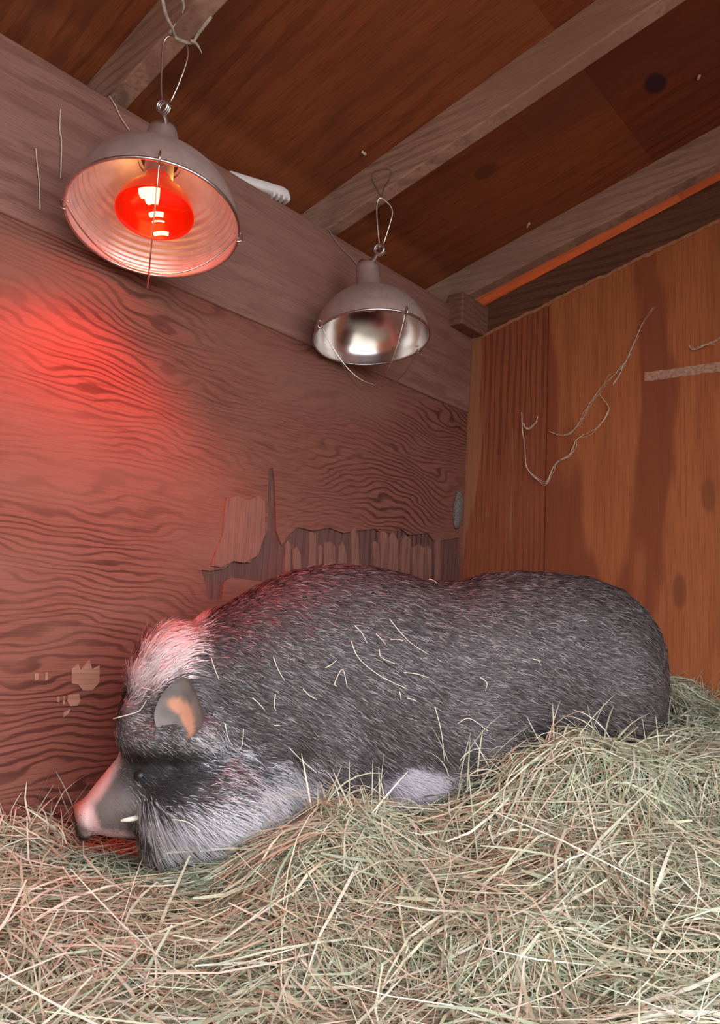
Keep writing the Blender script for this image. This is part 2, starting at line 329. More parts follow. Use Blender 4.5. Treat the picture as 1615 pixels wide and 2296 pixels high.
# ------------------------------------------------------------------ hanging heat lamps
def frame(center, o, xref):
    z = -o.normalized(); xx = (xref - z*xref.dot(z)).normalized(); yy = z.cross(xx)
    return Matrix(((xx.x, yy.x, z.x, center.x), (xx.y, yy.y, z.y, center.y), (xx.z, yy.z, z.z, center.z), (0, 0, 0, 1)))
def make_lamp(center, ratio, imgdir, inner_mat, R, H, label, bail, ring_px, clip_px, neck_tilt, depth_hook, guard_phi, scale, ripple):
    c = (CAMP-center).normalized()
    d = (RT*imgdir[0]-UP*imgdir[1]); d = (d - c*d.dot(c)).normalized()
    o = c*ratio + d*math.sqrt(1-ratio**2)
    M = frame(center, o, RT); inv = M.inverted()
    root = empty('heat_lamp', M); tag(root, label, 'heat lamp', 'hanging heat lamps')
    key = [(1, 0), (.99, .10), (.965, .24), (.90, .42), (.79, .61), (.63, .79), (.45, .915), (.31, .975), (.235, 1.0)]   # bell profile, rim to neck
    prof = [(p.x*R, p.y*H) for p in smooth_path([Vector((a_, b_, 0)) for a_, b_ in key], 5)]
    outer = [(r, z) for r, z in prof]
    nr = prof[-1][0]
    V, F = lathe_geo(outer, 64); so = mesh_obj('reflector_shell', V, F, M_SHELL, root, True)
    inn = []
    for i in range(len(prof)*3-2):
        j, fr = divmod(i, 3); p = prof[j]; q = prof[min(j+1, len(prof)-1)]
        r = p[0]+(q[0]-p[0])*fr/3; z = p[1]+(q[1]-p[1])*fr/3
        w = ripple*math.cos(i*2*math.pi/7.0) if 12 < i < 70 else 0
        inn.append((r-.0015-w, z-.0005))
    V, F = lathe_geo(inn, 64); mesh_obj('reflector_lining', V, [f[::-1] for f in F], inner_mat, so, True)
    tube('rolled_rim', ring_pts(Vector((0, 0, 0)), Vector((0, 0, 1)), R, 64), .0026, M_GALV, so, 8, True)
    # neck and socket cap
    V, F = lathe_geo([(nr+.003, H-.006), (nr+.003, H+.006), (.0275, H+.012), (.0265, H+.056), (.024, H+.068), (.014, H+.074), (.0, H+.075)], 32)
    nk = mesh_obj('socket_cap', V, F, M_SHELL, root, True)
    V, F = lathe_geo([(.024, H+.02), (.024, H-.035), (.020, H-.036), (.019, H+.01)], 24); mesh_obj('socket', V, F, M_CERAM, root, True)
    # hanging ring, clip and wire bail
    rc = inv @ at(*ring_px, depth_hook(ring_px[1]))
    top = Vector((0, 0, H+.066))
    ax = inv.to_3x3() @ (FW*.9+RT*.3)
    lug = []
    for s in (-1, 1):
        P = smooth_path([Vector((.012*s, 0, H+.054)), Vector((.017*s, 0, H+.072)), Vector((.010*s, .002, H+.084)), Vector((0.0, 0, H+.076))], 5)
        lug.append(tube_geo(P, .0042, 8))
    V, F = merge(lug); mesh_obj('lug', V, F, M_GALV, nk, True)
    mid = (rc+top)*.5
    P = smooth_path([top+Vector((0, 0, .002)), mid+Vector((.004, 0, 0)), rc+(top-rc)*.32/ max((top-rc).length, .02)*.03], 6)
    tube('swivel_link', P, .0046*scale, M_GALV, root, 8)
    rg = []
    for k_ in (-1, 0, 1):
        rg.append(tube_geo(ring_pts(rc+ax.normalized()*.0042*scale*k_, ax, .0095*scale, 20), .0023*scale, 8, True))
    V, F = merge(rg); mesh_obj('coil_ring', V, F, M_GALV, root, True)
    P = smooth_path([at(px, py, depth_hook(py)) for px, py in bail], 6)
    tube('wire_bail', P, .0016*scale, M_WIRE, root, 8, False, inv)
    # wire guard: two hoops crossing below the opening
    for gi, (ph, dip) in enumerate(guard_phi):
        e = Vector((math.cos(ph), math.sin(ph), 0)); P = []
        for i in range(29):
            s = -1+2*i/28; P.append(e*(R+.003)*s*1.0 + Vector((0, 0, .012-dip*(1-abs(s)**2.3))))
        tube('guard_wire', P, .0013, M_WIRE, root, 6)
        for s in (-1, 1):
            P = smooth_path([e*(R-.006)*s+Vector((0, 0, .010)), e*(R+.005)*s+Vector((0, 0, .012)), e*(R+.006)*s+Vector((0, 0, -.002)), e*(R-.002)*s+Vector((0, 0, -.006))], 4)
            tube('guard_clip', P, .0016, M_WIRE, root, 6)
    return root, M, inv, o
L1C = at(345, 500, 1.215); L2C = at(833, 760, 1.655)
lamp1, LM1, LI1, LO1 = make_lamp(L1C, .64, (-.10, 1), M_INNERL, .137, .128, 'lit heat lamp with glowing red bulb hanging near left wall',
    [(366, 236), (362, 200), (363, 150), (365, 108), (371, 88), (384, 80), (402, 86), (417, 98), (422, 120), (415, 150), (400, 190), (383, 228)],
    (367, 240), None, None, lambda y: 1.225+(y-240)*-.00002, [(math.radians(-72), .112), (math.radians(-163), .108)], 1.0, .0009)
lamp2, LM2, LI2, LO2 = make_lamp(L2C, .46, (.06, 1), M_MIRROR, .129, .115, 'unlit heat lamp with shiny silver reflector and wire guard, no bulb glowing',
    [(852, 556), (848, 520), (845, 480), (846, 455), (853, 444), (866, 452), (877, 464), (880, 480), (872, 510), (860, 547)],
    (852, 560), None, None, lambda y: 1.65+(y-560)*.00003, [(math.radians(-57), .125), (math.radians(-148), .122)], 1.15, .0)
# bulb of the lit lamp
BR = .0635; BZ = .012
V, F = lathe_geo([(0.0001, BZ-.012), (.02, BZ-.0112), (.04, BZ-.007), (.054, BZ-.002), (BR, BZ+.006)], 40)
mL, nt, bs = new_mat('red_lens'); out = nt.nodes['Material Output']
tr = N(nt, 'ShaderNodeBsdfTransparent'); tr.inputs[0].default_value = (1, .05, .022, 1)
em = N(nt, 'ShaderNodeEmission'); em.inputs[0].default_value = (1.0, .012, .0, 1); em.inputs[1].default_value = .38
gl = N(nt, 'ShaderNodeBsdfGlossy'); gl.inputs['Roughness'].default_value = .12
a1 = N(nt, 'ShaderNodeAddShader'); nt.links.new(tr.outputs[0], a1.inputs[0]); nt.links.new(em.outputs[0], a1.inputs[1])
a2 = N(nt, 'ShaderNodeMixShader'); a2.inputs[0].default_value = .05; nt.links.new(a1.outputs[0], a2.inputs[1]); nt.links.new(gl.outputs[0], a2.inputs[2])
nt.links.new(a2.outputs[0], out.inputs[0])
bulb = empty('bulb'); bulb.parent = lamp1
mesh_obj('red_lens', V, F, mL, bulb, True)
mB, nt, bs = new_mat('red_glass_back'); bs.inputs['Base Color'].default_value = (.75, .07, .03, 1); bs.inputs['Roughness'].default_value = .25
bs.inputs['Emission Color'].default_value = (1, .07, .02, 1); bs.inputs['Emission Strength'].default_value = .18
V, F = lathe_geo([(BR, BZ+.006), (BR-.001, BZ+.012), (.058, BZ+.028), (.046, BZ+.045), (.032, BZ+.060), (.0215, BZ+.074), (.019, BZ+.09)], 40)
mesh_obj('glass_envelope', V, F, mB, bulb, True)
mI, nt, bs = new_mat('bulb_mirror'); bs.inputs['Base Color'].default_value = (.30, .03, .015, 1); bs.inputs['Metallic'].default_value = 1; bs.inputs['Roughness'].default_value = .18
V, F = lathe_geo([(BR-.002, BZ+.006), (.056, BZ+.026), (.044, BZ+.042), (.025, BZ+.052), (.001, BZ+.056)], 40)
mesh_obj('inner_mirror', V, [f[::-1] for f in F], mI, bulb, True)
mF, nt, bs = new_mat('filament_glow'); bs.inputs['Emission Color'].default_value = (1, .80, .60, 1); bs.inputs['Emission Strength'].default_value = 36
fil = []  # glowing bars shape the filament together with its reflections in the bulb
for (yy, hw, hh, zz) in ((-.032, .015, .0085, BZ+.020), (-.016, .009, .007, BZ+.020), (.010, .011, .0042, BZ+.014), (.022, .010, .0014, BZ+.010), (.044, .012, .0034, BZ+.004)):
    P = smooth_path([Vector((-hw, yy+.001, zz)), Vector((-hw*.4, yy-.0012, zz)), Vector((hw*.4, yy-.0012, zz)), Vector((hw, yy+.001, zz))], 4)
    fil.append(tube_geo(P, hh, 10))
V, F = merge(fil); mesh_obj('filament_and_glints', V, F, mF, bulb, True)
# the lamp's own light
ld = bpy.data.lights.new('heat_lamp_beam', 'SPOT'); ld.energy = 9; ld.color = (1, .035, .012); ld.spot_size = math.radians(136); ld.spot_blend = .45; ld.shadow_soft_size = .045
lo = bpy.data.objects.new('heat_lamp_beam', ld); COL.objects.link(lo); lo.parent = lamp1; lo.location = (0, 0, BZ-.018); lo.rotation_euler = (0, 0, 0)
ld = bpy.data.lights.new('bulb_neck_glow', 'POINT'); ld.energy = .014; ld.color = (1, .62, .12); ld.shadow_soft_size = .006
for s in (-1, 1):
    lo = bpy.data.objects.new('bulb_neck_glow', ld); COL.objects.link(lo); lo.parent = lamp1; lo.location = (.033*s, .01, BZ+.073)
# hooks from the rafters
def strand(name, pts, rad, m, label, cat, group=None, n=6, sides=6):
    o = tube(name, smooth_path([Vector(p) for p in pts], n), rad, m, None, sides); tag(o, label, cat, group); return o
rb = lambda px, py, yr: hit(px, py, (0, 1, 0), yr)
strand('hanging_twine', [at(364, -14, 1.17), at(366, 8, 1.175), at(373, 36, 1.19), at(386, 62, 1.205), at(392, 80, 1.222), at(402, 90, 1.224), at(430, 96, 1.224), at(444, 76, 1.22), at(462, 52, 1.21), at(474, 38, 1.21)],
       lambda t: .0022+.0012*abs(math.sin(t*9)), M_WEB, 'dusty twine and cobweb holding the lit heat lamp', 'twine')
p0 = rb(836, 398, 1.170)
strand('hanging_twine', [at(853, 440, 1.648), at(842, 418, 1.64), at(833, 398, 1.625), at(840, 386, 1.62), at(860, 380, 1.62), at(876, 383, 1.622), at(874, 400, 1.63), at(862, 420, 1.64), at(856, 440, 1.648)],
       .0017, M_TWINE, 'dark twine loop on the rafter holding the unlit heat lamp', 'twine')
for i, (pts, lab) in enumerate((
    ([(380, 78, 1.222), (384, 68, 1.222), (394, 52, 1.224)], 'short grey cobweb tuft above the lit lamp wire'),
    ([(428, 92, 1.222), (440, 98, 1.222), (447, 108, 1.222), (453, 120, 1.222)], 'grey cobweb tuft dangling right of the lit lamp wire'),
    ([(405, -10, 1.2), (412, 12, 1.2), (409, 30, 1.2)], 'wispy cobweb at the top edge beside the first rafter'))):
    strand('cobweb', [at(*p) for p in pts], lambda t: .0028*(1-t)+.0007, M_WEB, lab, 'cobweb', 'cobwebs')
# white plastic bar lying on the header
wp = empty('plastic_bar'); tag(wp, 'white plastic bar with ribbed end lying on top of the header board', 'plastic bar')
a = at(520, 388, 1.56); b = at(640, 436, 1.66)
a = hit(528, 402, (0, 0, 1), ZT+.006); b = hit(641, 436, (0, 0, 1), ZT+.016)
dx = (b-a).normalized(); up = Vector((0, 0, 1)); sd = dx.cross(up).normalized()
def sweep(pts, hw, hh, bw=.3):
    V = []; F = []; n = 12
    for i, (p, s) in enumerate(pts):
        for k_ in range(n):
            t = 2*math.pi*k_/n; cx = math.copysign(abs(math.cos(t))**.5, math.cos(t)); cz = math.copysign(abs(math.sin(t))**.5, math.sin(t))
            V.append(p+sd*hw*cx*s+up*hh*cz*s)
    for i in range(len(pts)-1): F += [(i*n+k_, i*n+(k_+1) % n, (i+1)*n+(k_+1) % n, (i+1)*n+k_) for k_ in range(n)]
    F.append(tuple(range(n-1, -1, -1))); F.append(tuple((len(pts)-1)*n+k_ for k_ in range(n))); return V, F
Lb = (b-a).length
V, F = sweep([(a-dx*.02, .8), (a-dx*.015, 1), (a+dx*Lb*.9, 1), (b-up*.004, .95), (b+dx*.008-up*.010, .6)], .014, .011)
mesh_obj('housing', V, F, M_WHITE, wp, True)
for i in range(4):
    q = a+dx*(Lb*.72+i*.012)-sd*.0*1
    V, F = sweep([(q-dx*.0025-up*.013, 1), (q+dx*.0025-up*.013, 1)], .013, .007); mesh_obj('rib', V, F, M_WHITE, wp)
# mud nest near the corner, cobwebs on the right wall and left wall
bm = bmesh.new(); bmesh.ops.create_icosphere(bm, subdivisions=4, radius=1)
nc = hit(1027, 1143, (1, 0, 0), .010)
for v in bm.verts:
    q = v.co.copy(); nn = 1+.10*noise.noise(q*3)+.05*noise.noise(q*9)
    v.co = Vector((q.x*.012*nn, q.y*.020*nn+q.z*.004, q.z*.055*nn))+nc
me = bpy.data.meshes.new('mud_nest'); bm.to_mesh(me); bm.free(); me.materials.append(M_MUD)
me.polygons.foreach_set('use_smooth', [True]*len(me.polygons))
tag(tag(bpy.data.objects.new('mud_nest', me), 'grey oval mud nest stuck in the corner between the walls', 'mud nest'), None); COL.objects.link(bpy.data.objects['mud_nest'])
wrp = lambda px, py, off=.012: hit(px, py, (0, 1, 0), YC-off)
webs = (([(1171, 925), (1172, 955), (1174, 990), (1176, 1020), (1182, 1048), (1196, 1068), (1219, 1086), (1232, 1075), (1240, 1050), (1252, 1033), (1275, 1022), (1287, 1002), (1292, 985), (1320, 970), (1342, 955), (1362, 925), (1364, 910), (1345, 882)], .0024, 'long sagging dusty cobweb strand across the right plywood wall'),
        ([(1172, 950), (1182, 962), (1200, 950), (1206, 935)], .0022, 'small looped cobweb at the upper left of the sagging strand'),
        ([(1232, 968), (1255, 974), (1280, 972), (1298, 950), (1312, 930), (1330, 896), (1350, 870), (1370, 848), (1390, 830), (1405, 805), (1417, 785), (1440, 730), (1466, 690)], .0014, 'thin straight cobweb thread rising toward the roof on right wall'),
        ([(1375, 862), (1388, 842), (1400, 818), (1412, 795)], .0024, 'thick tuft of cobweb on the rising thread'),
        ([(1545, 772), (1556, 782), (1580, 774), (1604, 764), (1625, 745)], .0018, 'short pale cobweb at right edge of the photo'))
for pts, r, lab in webs:
    fib = []
    for q_ in range(4):       # several dusty fibres matted together
        P = smooth_path([wrp(p[0]+random.gauss(0, 2.6 if q_ else 1), p[1]+random.gauss(0, 2.6 if q_ else 1), .006+.007*random.random()) for p in pts], 6)
        a_ = 0 if q_ == 0 else random.randint(0, len(P)//3); b_ = len(P) if q_ == 0 else random.randint(len(P)*2//3, len(P))
        ph_ = random.random()*6; rr = r*(.62 if q_ == 0 else .34)
        fib.append(tube_geo([p+Vector((random.gauss(0, .0006), 0, random.gauss(0, .0006))) for p in P[a_:b_]], lambda t, ph_=ph_, rr=rr: rr*(.35+.65*abs(math.sin(t*15+ph_))), 5))
    V, F = merge(fib); tag(mesh_obj('cobweb', V, F, M_WEB2, None, True), lab, 'cobweb', 'cobwebs')
# dusty ledge of old glue on the right wall
V = []; F = []; n = 26
for i in range(n+1):
    px = 1446+i*7.5; p = wrp(px, 852-(px-1446)*.135, .003); q = wrp(px, 836-(px-1446)*.135+random.uniform(-1.5, 1.5), .003); h = .004+.006*noise.noise(Vector((px*.09, 0, 0)))+random.uniform(-.001, .001)
    V += [p+Vector((0, -.0012, -h)), q+Vector((0, -.0012, random.uniform(0, .001))), q+Vector((0, .001, 0)), p+Vector((0, .001, -h))]
for i in range(n):
    a_, b_ = i*4, i*4+4; F += [(a_, b_, b_+1, a_+1), (a_+1, b_+1, b_+2, a_+2), (a_+2, b_+2, b_+3, a_+3), (a_+3, b_+3, b_, a_)]
F += [(0, 1, 2, 3), (n*4+3, n*4+2, n*4+1, n*4)]
mesh_obj('dust_streak', V, F, plain('pale_dust', (.44, .24, .165), .95, var=.3, scale=120), wr)
wlp = lambda px, py, off=.016: hit(px, py, (1, 0, 0), off)
for pts, lab in (([(136, 245), (134, 290), (138, 320), (136, 400)], 'pale vertical cobweb thread on the header board, longest of the three'),
                 ([(80, 332), (83, 365), (88, 410), (90, 470)], 'pale cobweb thread on the header board, leftmost of the three'),
                 ([(245, 215), (258, 235), (272, 265), (290, 292)], 'slanting cobweb thread under the end of the first rafter')):
    strand('cobweb', [wlp(*p) for p in pts], .0010, M_WEB2, lab, 'cobweb', 'cobwebs')
strand('cobweb', [wlp(735, 512), wlp(762, 552), wlp(790, 580), wlp(808, 605)], .0009, M_WEB, 'dark cobweb thread below the second rafter on the header', 'cobweb', 'cobwebs')
cl = lambda px, py: hit(px, py, (-SL, 0, 1), ZR+RT_-.006)
for i, (px, py, dx_, dy_, lab) in enumerate(((812, 340, 8, 6, 'white cocoon speck on the roof sheet left of the second rafter'), (1182, 510, 6, -10, 'white cocoon speck on the roof sheet above the third rafter'),
        (1290, 165, 16, -14, 'white fluff on the lower edge of the second rafter'), (1565, 178, 5, -9, 'white cocoon speck on the roof sheet right of the dark knot'),
        (952, 366, 4, -9, 'white fluff hanging under the second rafter, nearest the unlit lamp'))):
    strand('cocoon', [cl(px, py), cl(px+dx_*.5, py+dy_*.6), cl(px+dx_, py+dy_)], .0032, M_WEB2, lab, 'cocoon', 'cocoons under the roof', 3)
# ------------------------------------------------------------------ the pig
HD = -.03      # the head lies a little nearer the doorway than the trunk
def ell(px, py, d, rx, ry, rz, rot=0., sub=4):
    """ellipsoid: radii in metres along the pig's length, height and width"""
    bm = bmesh.new(); bmesh.ops.create_icosphere(bm, subdivisions=sub, radius=1)
    c = at(px, py, d+(HD if px < 565 else 0)); ca, sa = math.cos(rot), math.sin(rot)
    ex = RT*ca+UP*sa; ey = -RT*sa+UP*ca
    for v in bm.verts: v.co = c+ex*(v.co.x*rx)+ey*(v.co.y*ry)+FW*(v.co.z*rz)
    bm.verts.index_update(); bm.verts.ensure_lookup_table()
    V = [v.co.copy() for v in bm.verts]; F = [tuple(v.index for v in f.verts) for f in bm.faces]; bm.free(); return V, F
def loft(st, n=40, ex=2.15):
    """stations: (top pixel, bottom pixel, depth, half width)"""
    V = []; F = []
    for (xt, yt, xb, yb, d, w) in st:
        for k_ in range(n):
            t = 2*math.pi*k_/n; c_, s_ = math.cos(t), math.sin(t)
            c_ = math.copysign(abs(c_)**(2/ex), c_); s_ = math.copysign(abs(s_)**(2/ex), s_)
            V.append(at((xt+xb)/2+(xt-xb)/2*s_, (yt+yb)/2+(yt-yb)/2*s_, d+w*c_))
    m_ = len(st)
    for i in range(m_-1): F += [(i*n+k_, i*n+(k_+1) % n, (i+1)*n+(k_+1) % n, (i+1)*n+k_) for k_ in range(n)]
    F.append(tuple(range(n-1, -1, -1))); F.append(tuple((m_-1)*n+k_ for k_ in range(n))); return V, F
trunk = [(1496, 1500, 1496, 1560, 1.46, .03), (1488, 1446, 1490, 1610, 1.46, .085), (1470, 1402, 1474, 1655, 1.455, .13), (1438, 1360, 1440, 1695, 1.45, .165), (1390, 1322, 1390, 1725, 1.445, .185),
         (1320, 1297, 1320, 1755, 1.435, .20), (1240, 1287, 1240, 1785, 1.42, .205), (1150, 1284, 1150, 1810, 1.40, .205), (1080, 1291, 1080, 1830, 1.385, .20), (1020, 1308, 1020, 1845, 1.37, .20),
         (960, 1304, 960, 1855, 1.36, .20), (900, 1287, 900, 1862, 1.345, .20), (830, 1273, 830, 1868, 1.33, .20), (760, 1268, 760, 1870, 1.315, .195), (700, 1274, 700, 1870, 1.30, .19),
         (640, 1288, 645, 1868, 1.285, .18), (580, 1315, 590, 1860, 1.265, .17), (520, 1350, 540, 1850, 1.25, .155), (470, 1380, 495, 1820, 1.235, .14), (430, 1406, 460, 1790, 1.225, .125), (395, 1428, 430, 1760, 1.215, .10)]
parts = [loft(trunk), ell(1325, 1525, 1.36, .118, .135, .125), ell(728, 1640, 1.215, .092, .15, .115), ell(640, 1480, 1.24, .10, .085, .10),
         ell(1020, 1640, 1.262, .118, .13, .110), ell(945, 1762, 1.195, .066, .036, .045, .12), ell(905, 1790, 1.19, .04, .035, .035),
         ell(700, 1800, 1.15, .06, .06, .06),
         # head
         ell(392, 1585, 1.185, .078, .118, .095, -.35), ell(352, 1520, 1.185, .042, .050, .07), ell(385, 1475, 1.20, .048, .044, .08, -.6),
         ell(352, 1655, 1.105, .060, .030, .042, -.10), ell(310, 1628, 1.13, .030, .050, .05), ell(420, 1650, 1.11, .05, .04, .045),
         ell(468, 1788, 1.145, .112, .082, .110, -.12), ell(560, 1800, 1.155, .075, .060, .085, .3), ell(395, 1835, 1.135, .055, .050, .085),
         loft([(a_, b_, c_, e_, d_+HD, w_) for a_, b_, c_, e_, d_, w_ in [(340, 1640, 420, 1880, 1.15, .075), (300, 1668, 370, 1886, 1.145, .070), (262, 1700, 320, 1884, 1.14, .060), (232, 1735, 272, 1880, 1.135, .051), (207, 1766, 236, 1876, 1.13, .044),
               (192, 1787, 213, 1868, 1.127, .036), (182, 1796, 203, 1872, 1.127, .036), (172, 1796, 196, 1884, 1.127, .043), (160, 1800, 181, 1886, 1.127, .042)]], 28, 2.1)]
V, F = merge(parts)
src = mesh_obj('pig_source', V, F, None)
rm = src.modifiers.new('r', 'REMESH'); rm.mode = 'VOXEL'; rm.voxel_size = .006
sm = src.modifiers.new('s', 'SMOOTH'); sm.factor = .5; sm.iterations = 9
dg = bpy.context.evaluated_depsgraph_get()
body_me = bpy.data.meshes.new_from_object(src.evaluated_get(dg)); bpy.data.objects.remove(src)
# ears, joined into the same body mesh
def ear(outline, cup, dbase, centre, thick=.007):
    C0 = Vector((centre[0], centre[1])); n = len(outline); rings = 7; V = []; F = []
    for side in (0, 1):
        base = len(V)
        for ri in range(rings+1):
            s = ri/rings
            for (px, py) in outline:
                q = C0.lerp(Vector((px, py)), s)
                th = thick*(1-.75*s**3)
                V.append(at(q.x, q.y, dbase+cup*(1-s*s)+(side*2-1)*th*.5+(.00035)*(q.y-centre[1])*.3+.0011*(centre[0]-q.x)*.25))
        for ri in range(rings):
            for k_ in range(n):
                f = (base+ri*n+k_, base+ri*n+(k_+1) % n, base+(ri+1)*n+(k_+1) % n, base+(ri+1)*n+k_)
                F.append(f if side else f[::-1])
    off = (rings+1)*n
    for k_ in range(n):
        i_ = rings*n+k_; j_ = rings*n+(k_+1) % n; F.append((i_, j_, off+j_, off+i_))
    return V, F
eo = smooth_path([Vector((x_, y_, 0)) for x_, y_ in ((352, 1640), (346, 1600), (362, 1560), (390, 1530), (412, 1519), (428, 1530), (446, 1568), (458, 1606), (452, 1630), (430, 1652), (400, 1668), (370, 1665), (352, 1640))], 5)[:-1]
EV, EF = ear([(p.x, p.y) for p in eo], .016, 1.062+HD, (405, 1602))
EV2, EF2 = ear([(p.x+18, p.y+30) for p in eo], -.016, 1.275, (423, 1632))
n_body = len(body_me.vertices)
bm = bmesh.new(); bm.from_mesh(body_me)
for ev, ef in ((EV, EF), (EV2, EF2)):
    vs_ = [bm.verts.new(v) for v in ev]
    for f in ef:
        try: bm.faces.new([vs_[i] for i in f])
        except ValueError: pass
n_ear = len(EV)+len(EV2)
bmesh.ops.remove_doubles(bm, verts=list(bm.verts)[-n_ear:], dist=1e-5)
bm.normal_update(); bm.to_mesh(body_me); bm.free()
body_me.name = 'pig'; body_me.materials.append(M_SKIN)
body_me.polygons.foreach_set('use_smooth', [True]*len(body_me.polygons))
pig = bpy.data.objects.new('pig', body_me); COL.objects.link(pig)
tag(pig, 'charcoal grey bristly pot-bellied pig with white jowl lying in the hay', 'pig')
nv = len(body_me.vertices); co = np.zeros(nv*3); body_me.vertices.foreach_get('co', co); co = co.reshape(-1, 3)
RTn, UPn, FWn, Cn = (np.array(v) for v in (RT, UP, FW, CAMP))
# coat markings and painted brow shade: blobs fixed to the animal (position, three radii in metres, rotation)
def blob(P, px, py, d, rx, ry, rz=.2, rot=0., soft=.35, nz=None):
    c = np.array(at(px, py, d+(HD if px < 520 else 0))); q = P-c; ca, sa = math.cos(rot), math.sin(rot)
    a_ = q@(RTn*ca+UPn*sa); b_ = q@(-RTn*sa+UPn*ca); c_ = q@FWn
    r = np.sqrt((a_/rx)**2+(b_/ry)**2+(c_/rz)**2)
    if nz is not None: r = r+nz
    return np.clip((1+soft-r)/(2*soft), 0, 1)
def marks(P):
    nz = .22*np.array([noise.noise(Vector(p)*22) for p in P]) if len(P) < 400000 else 0
    white = np.zeros(len(P)); pink = np.zeros(len(P)); dark = np.zeros(len(P))
    for b_ in (( 385, 1462, 1.20, .060, .042, .2, .75), (348, 1490, 1.19, .045, .030, .2, .9)): white = np.maximum(white, blob(P, *b_, soft=.3, nz=nz))
    jow = np.maximum.reduce([blob(P, 470, 1855, 1.10, .115, .058, .25, -.05, .4, nz), blob(P, 345, 1850, 1.08, .040, .055, .2, .5, .3, nz), blob(P, 322, 1806, 1.08, .022, .02, .2, -.6, .35, nz), blob(P, 600, 1800, 1.10, .075, .045, .25, .5, .4, nz), blob(P, 500, 1700, 1.09, .055, .03, .2, -.9, .5, nz)*.45])
    foot = blob(P, 945, 1768, 1.16, .060, .028, .1, .15, .4, nz)
    bridge = np.maximum.reduce([blob(P, 232, 1745, 1.13, .060, .016, .08, .98, .3, nz*.5), blob(P, 262, 1670, 1.13, .035, .012, .08, 1.35, .3, nz*.5), blob(P, 203, 1840, 1.09, .010, .045, .08, .25, .3, nz*.5), blob(P, 240, 1880, 1.1, .035, .012, .08, 0, .4, nz*.5)])
    dark = np.maximum.reduce([blob(P, 362, 1742, 1.06, .064, .040, .07, -.15, .35, nz), blob(P, 308, 1862, 1.08, .024, .014, .08, 0, .4, nz), blob(P, 172, 1855, 1.12, .010, .035, .08, .2, .5)])  # shade under the brow painted in dark, then the dark lips and nose
    return white, jow, foot, bridge, dark
wh, jw, ft, brd, dk = marks(co)
c = np.tile(np.array([.075, .066, .070]), (nv, 1))
def lay(c, m_, col): return c*(1-m_[:, None])+np.array(col)*m_[:, None]
snout = blob(co, 235, 1825, 1.10, .055, .055, .1, 0, .35)
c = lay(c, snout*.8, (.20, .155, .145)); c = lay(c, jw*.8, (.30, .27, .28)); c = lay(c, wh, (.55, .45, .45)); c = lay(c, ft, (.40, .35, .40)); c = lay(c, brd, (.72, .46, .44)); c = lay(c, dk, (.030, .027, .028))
nose = blob(co, 171, 1838, 1.12, .012, .045, .06, .22, .3); c = lay(c, nose*.85, (.13, .07, .065))
rim = blob(co, 180, 1806, 1.12, .016, .018, .06, 0, .4); c = lay(c, rim, (.42, .16, .12))
# ear colours on the ear vertices only
ear_idx = np.arange(nv) >= n_body
pe = np.maximum.reduce([blob(co, 405, 1586, 1.07, .019, .012, .05, -.4, .25), blob(co, 420, 1604, 1.07, .011, .020, .05, .2, .25), blob(co, 430, 1630, 1.07, .006, .017, .05, .1, .3)])
es = np.array([noise.noise(Vector(p)*60) for p in co])
c[ear_idx] = np.array([.25, .225, .22])*(1+.25*es[ear_idx, None]); c = np.where(ear_idx[:, None], lay(c, np.clip(pe+.15*es, 0, 1)*ear_idx, (.85, .44, .30)), c)
set_cols(body_me, np.clip(c, 0, 1))
BV = BVHTree.FromPolygons([Vector(p) for p in co], [tuple(p.vertices) for p in body_me.polygons])
def pig_hit(px, py):
    h = BV.ray_cast(CAMP, ray(px, py).normalized()); return h
# bristles: thin tapered blades rooted on the skin, combed backwards
body_me.calc_loop_triangles()
nt_ = len(body_me.loop_triangles); tri = np.zeros(nt_*3, np.int32); body_me.loop_triangles.foreach_get('vertices', tri); tri = tri.reshape(-1, 3)
vn = np.zeros(nv*3); body_me.vertices.foreach_get('normal', vn); vn = vn.reshape(-1, 3)
A, B, C_ = co[tri[:, 0]], co[tri[:, 1]], co[tri[:, 2]]
area = np.linalg.norm(np.cross(B-A, C_-A), axis=1)/2
cen = (A+B+C_)/3; fn = vn[tri].mean(1)
front = ((Cn-cen)*fn).sum(1) > -.15
keep = (cen[:, 2] > .20) & ~(ear_idx[tri].any(1))
wgt = area*keep*np.where(front, 1., .22)
NH = 150000
ti = RNG.choice(nt_, NH, p=wgt/wgt.sum())
u_, v_ = RNG.random(NH), RNG.random(NH); fl_ = u_+v_ > 1; u_[fl_] = 1-u_[fl_]; v_[fl_] = 1-v_[fl_]
P0 = A[ti]*(1-u_-v_)[:, None]+B[ti]*u_[:, None]+C_[ti]*v_[:, None]
Nn = vn[tri[ti, 0]]*(1-u_-v_)[:, None]+vn[tri[ti, 1]]*u_[:, None]+vn[tri[ti, 2]]*v_[:, None]
Nn /= np.linalg.norm(Nn, axis=1)[:, None]+1e-9
wh, jw, ft, brd, dk = marks(P0)
sn = np.maximum(blob(P0, 225, 1825, 1.10, .065, .070, .12, 0, .25), brd); face = blob(P0, 300, 1700, 1.10, .12, .11, .2, 0, .3)
crest = blob(P0, 380, 1470, 1.2, .07, .06, .2, .7, .3)
flow = RTn[None]*1.0-UPn[None]*(.22+.5*jw[:, None]*0)+np.zeros((NH, 1))
swirl = np.array([noise.noise(Vector(p)*5.0) for p in P0]); sw2 = np.array([noise.noise(Vector(p)*5.0+Vector((9, 3, 1))) for p in P0])
flow = flow+UPn*(.55*swirl)[:, None]+RTn*(.3*sw2)[:, None]
flow = flow+UPn*(1.1*crest)[:, None]
flow = flow-UPn*(.45*jw)[:, None]
flow = flow+RNG.normal(0, .20, (NH, 3))
flow -= Nn*(flow*Nn).sum(1)[:, None]; flow /= np.linalg.norm(flow, axis=1)[:, None]+1e-9
